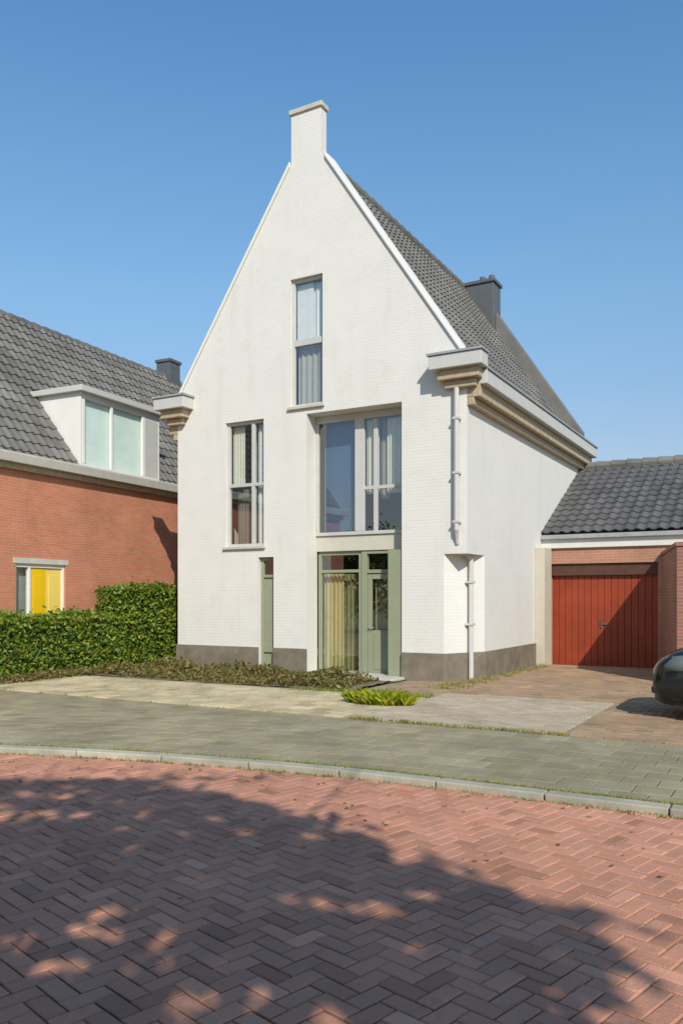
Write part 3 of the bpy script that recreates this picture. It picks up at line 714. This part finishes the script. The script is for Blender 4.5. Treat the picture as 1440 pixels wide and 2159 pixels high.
def ptl():
    X = random.uniform(-4, 8); Y = edge(X)-abs(random.gauss(0, 1.4))-.02
    return (X, Y, .008)
for _ in range(240):
    p = Vector(ptl()); s_ = random.uniform(.012, .03); an = random.uniform(0, 6.28); t = Vector((math.cos(an), math.sin(an), random.uniform(-.1, .25))); b = Vector((-math.sin(an), math.cos(an), random.uniform(-.15, .15)))
    k = random.uniform(.4, 1.3); m.face([p-t*s_, p+b*s_*.6, p+t*s_, p-b*s_*.6], (k, k, k))
tag(m.build('fallen_leaves', ORANGELEAF), kind='stuff')

# ------------------------------------------------------------------ black car nose-in at the right edge
car = thing('parked_car', 'black hatchback parked at the right edge of the driveway', 'car', (3.66, -2.35, 0.045))
m = MB()
# stations along x: (x, half width, z bottom, z belt, z top, half width top)
ST = [(.0, .62, .28, .62, .66, .50), (.06, .74, .20, .70, .76, .60), (.25, .83, .18, .80, .88, .70), (.6, .86, .18, .86, .95, .73), (1.15, .87, .18, .90, 1.02, .74), (1.3, .87, .18, .92, 1.08, .72), (1.95, .87, .18, .93, 1.44, .60), (2.6, .87, .18, .94, 1.50, .59), (3.3, .87, .18, .95, 1.46, .58), (3.75, .85, .2, .96, 1.30, .58), (3.98, .80, .24, .92, 1.02, .62), (4.05, .70, .3, .70, .74, .55)]
rows = []
for x, w, zb, zm, zt, wt in ST:
    r = []
    for y_, z_ in ((w*.86, zb), (w, zb+.16), (w*1.01, (zb+zm)/2), (w*.98, zm), (wt*1.04, zt-(zt-zm)*.18), (wt*.8, zt), (0, zt+.015)): r.append((x, -y_, z_))
    rows.append(r+[(p[0], -p[1], p[2]) for p in r[:-1]][::-1])
m.grid(rows); m.face(rows[0]); m.face(rows[-1][::-1])
body = m.build('body', CARPAINT, car, smooth=True)
sd = body.modifiers.new('sub', 'SUBSURF'); sd.levels = 2; sd.render_levels = 2
m = MB()
m.grid([[(1.30, -.60, 1.075), (1.30, 0, 1.10), (1.30, .60, 1.075)], [(1.88, -.52, 1.415), (1.88, 0, 1.44), (1.88, .52, 1.415)]])
m.build('windscreen', CARGLASS, car, smooth=True)
for s_ in (-1, 1):
    for xa, xb in ((1.5, 2.4), (2.46, 3.35)):
        m = MB(); m.face([(xa, s_*.855, 1.0), (xb, s_*.86, 1.0), (xb-.05, s_*.70, 1.36), (xa+.35 if xa < 2 else xa, s_*.70, 1.36)][::(1 if s_ < 0 else -1)]); m.build('window', CARGLASS, car)
    m = MB()
    m.grid([[(.035, s_*.46, z_), (.085, s_*.64, z_), (.20, s_*.775, z_+.01), (.42, s_*.85, z_+.03)][::1] for z_ in (.61, .68, .75)][:2]+[[(.095, s_*.46, .765), (.15, s_*.62, .775), (.27, s_*.735, .80), (.45, s_*.82, .83)]])
    h_ = m.build('headlight', LAMP, car, smooth=True); so = h_.modifiers.new('thick', 'SOLIDIFY'); so.thickness = .05; so.offset = 0
    m = MB(); m.box(-.005, .12, s_*.60-.12, s_*.60+.12, .33, .42); m.build('fog_lamp', BLACKPL, car, bevel=.02)
    m = MB(); m.box(1.38, 1.5, s_*1.0-.09, s_*1.0+.09, .98, 1.12); m.tube([(1.45, s_*.8, 1.0), (1.45, s_*.95, 1.02)], .025, 8); m.build('mirror', CARPAINT, car, bevel=.03)
    m = MB(); m.box(2.15, 2.33, s_*.885-.015, s_*.885+.015, .82, .85); m.build('handle', BLACKPL, car, bevel=.006)
    for x in (.78, 3.3):
        m = MB(); c = (x, s_*.76, .31)
        y0, y1 = s_*.68, s_*.89
        m.tube([(x, y0, .31), (x, y0+s_*.02, .31), (x, y1-s_*.02, .31), (x, y1, .31)], [.285, .31, .31, .29], 36); wl_ = m.build('wheel', RUBBER, car)
        m = MB(); yr = y1+s_*.004
        m.tube([(x, yr-s_*.02, .31), (x, yr, .31)], [.2, .195], 28)
        m.tube([(x, yr, .31), (x, yr+s_*.012, .31)], [.05, .04], 12); m.build('rim', RIM, wl_)
m = MB(); m.box(-.012, .03, -.36, .36, .50, .56); m.box(-.012, .03, -.42, .42, .27, .36); m.build('grille', BLACKPL, car, bevel=.008)
m = MB(); m.box(-.03, -.014, -.25, .25, .385, .485); m.build('plate', PLATE, car)

# ------------------------------------------------------------------ trees behind the camera: they throw the shade on the road and stand in the window glass
SHX, SHY = -math.sin(R(SUN_AZ))/math.tan(R(SUN_EL)), math.cos(R(SUN_AZ))/math.tan(R(SUN_EL))   # shadow run per metre of height
RT, FW = Vector((.8720, .4895)), Vector((-.4895, .8720))
REACH = [(-9, 1.2), (3.0, 1.2), (3.3, 1.15), (4.0, 1.40), (4.43, .72), (4.95, .37), (5.77, .10), (6.44, -1.0), (7.25, -1.6)]
OPEN = [(-2.35, 6.0, .30, .16), (-2.0, 4.65, .15, .11), (-.93, 4.66, .17, .1), (-1.17, 4.0, .22, .2), (-1.45, 3.75, .13, .12), (-.78, 3.84, .13, .14), (-.85, 3.6, .14, .12), (-1.2, 3.58, .15, .1), (-.48, 3.28, .2, .13), (-.15, 4.3, .09, .1), (.18, 4.2, .11, .1), (.45, 4.42, .12, .08), (-1.55, 4.5, .1, .1), (-2.6, 4.1, .22, .15), (-1.9, 4.05, .14, .1), (-1.6, 3.35, .2, .12), (.55, 3.6, .1, .08), (-1.35, 5.2, .1, .07), (-.3, 5.15, .09, .06), (-2.2, 5.1, .12, .08)]  # sun-fleck ellipses on the ground that the crowns are shaped around
rp = random.Random(5)
PINHOLES = [(rp.uniform(-3.3, .5), rp.uniform(2.9, 6.9), rp.uniform(.05, .11)) for _ in range(80)]+[(rp.uniform(-.5, 1.2), rp.uniform(2.9, 4.6), rp.uniform(.04, .08)) for _ in range(16)]
def lets_sun(p, jit):                          # shapes the crown by its shadow: True drops a leaf to admit sun
    g = Vector((p.x+SHX*p.z-5.346, p.y+SHY*p.z+14.231)); X, Z = g.dot(RT), g.dot(FW)
    if Z > 7.25+jit*.6: return True
    for (za, xa), (zb, xb) in zip(REACH, REACH[1:]):
        if za <= Z < zb and X > xa+(xb-xa)*(Z-za)/(zb-za)+jit: return True
    k = 1.3+jit*1.6
    return any(((X-a)/(c*k))**2+((Z-b)/(d*k))**2 < 1 for a, b, c, d in OPEN) and random.random() < .93 or any((X-a)**2+(Z-b)**2 < c*c for a, b, c in PINHOLES)
def tree(label, loc, rc, hc, h0, seed, nleaf=15000, shade=False, lean=(0, 0)):
    random.seed(seed)
    o = thing('street_tree', label, 'tree', loc, 0, 'trees across the street')
    m = MB(); top = hc+rc*.3; L = Vector((loc[0], loc[1], 0))
    m.tube([(0, 0, -.1), (.05, 0, .6), (.0, .08, h0), (.06+lean[0]*.6, lean[1]*.6, hc), (lean[0], lean[1], top)], [.2, .16, .13, .09, .03], 12)
    clumps = []
    for i in range(80 if shade else 46):
        while True:
            q = Vector((random.uniform(-1, 1), random.uniform(-1, 1), random.uniform(-1, 1)))
            if .25 < q.length < 1: break
        p = Vector((q.x*rc+lean[0], q.y*rc+lean[1], hc+q.z*(hc-h0)*.95)); clumps.append((p, random.uniform(.35, .8)*rc*.36, random.gauss(0, .13)))
        if i % 2 == 0:
            s_ = Vector((0, 0, h0+random.uniform(0, .5)*(hc-h0))); mid = s_.lerp(p, .5)+Vector((0, 0, .2)); m.tube([s_, mid, p], [.05, .03, .01], 6)
    m.build('trunk', BARK, o)
    m = MB()
    def pt():
        c, r, jit = random.choice(clumps); q = Vector((random.gauss(0, .46), random.gauss(0, .46), random.gauss(0, .4))); p = c+q*r
        return None if shade and lets_sun(p+L, jit*1.3+random.gauss(0, .07)) else p
    leaves(m, nleaf, pt, .12, GREENS, up=.8); m.build('crown', LEAF, o)
    return o
tree('round leafy street tree behind the viewer shading the left of the road', (7.4, -18.2, 0), 3.6, 5.6, 2.5, 3, 44000, True, (0, .5))
tree('wide leafy street tree further along casting shade onto the near road', (2.2, -18.2, 0), 3.3, 5.6, 2.7, 8, 19000, True, (.2, .5))
tree('full street tree standing across the road from the entrance', (-14, -22, 0), 3.0, 3.2, .6, 21, 9000)
tree('bushy street tree across the road beside the full one', (-19, -21, 0), 2.6, 2.9, .5, 22, 9000)
tree('short street tree across the road nearest the brick house', (-9.5, -23, 0), 2.6, 2.6, .4, 23, 9000)
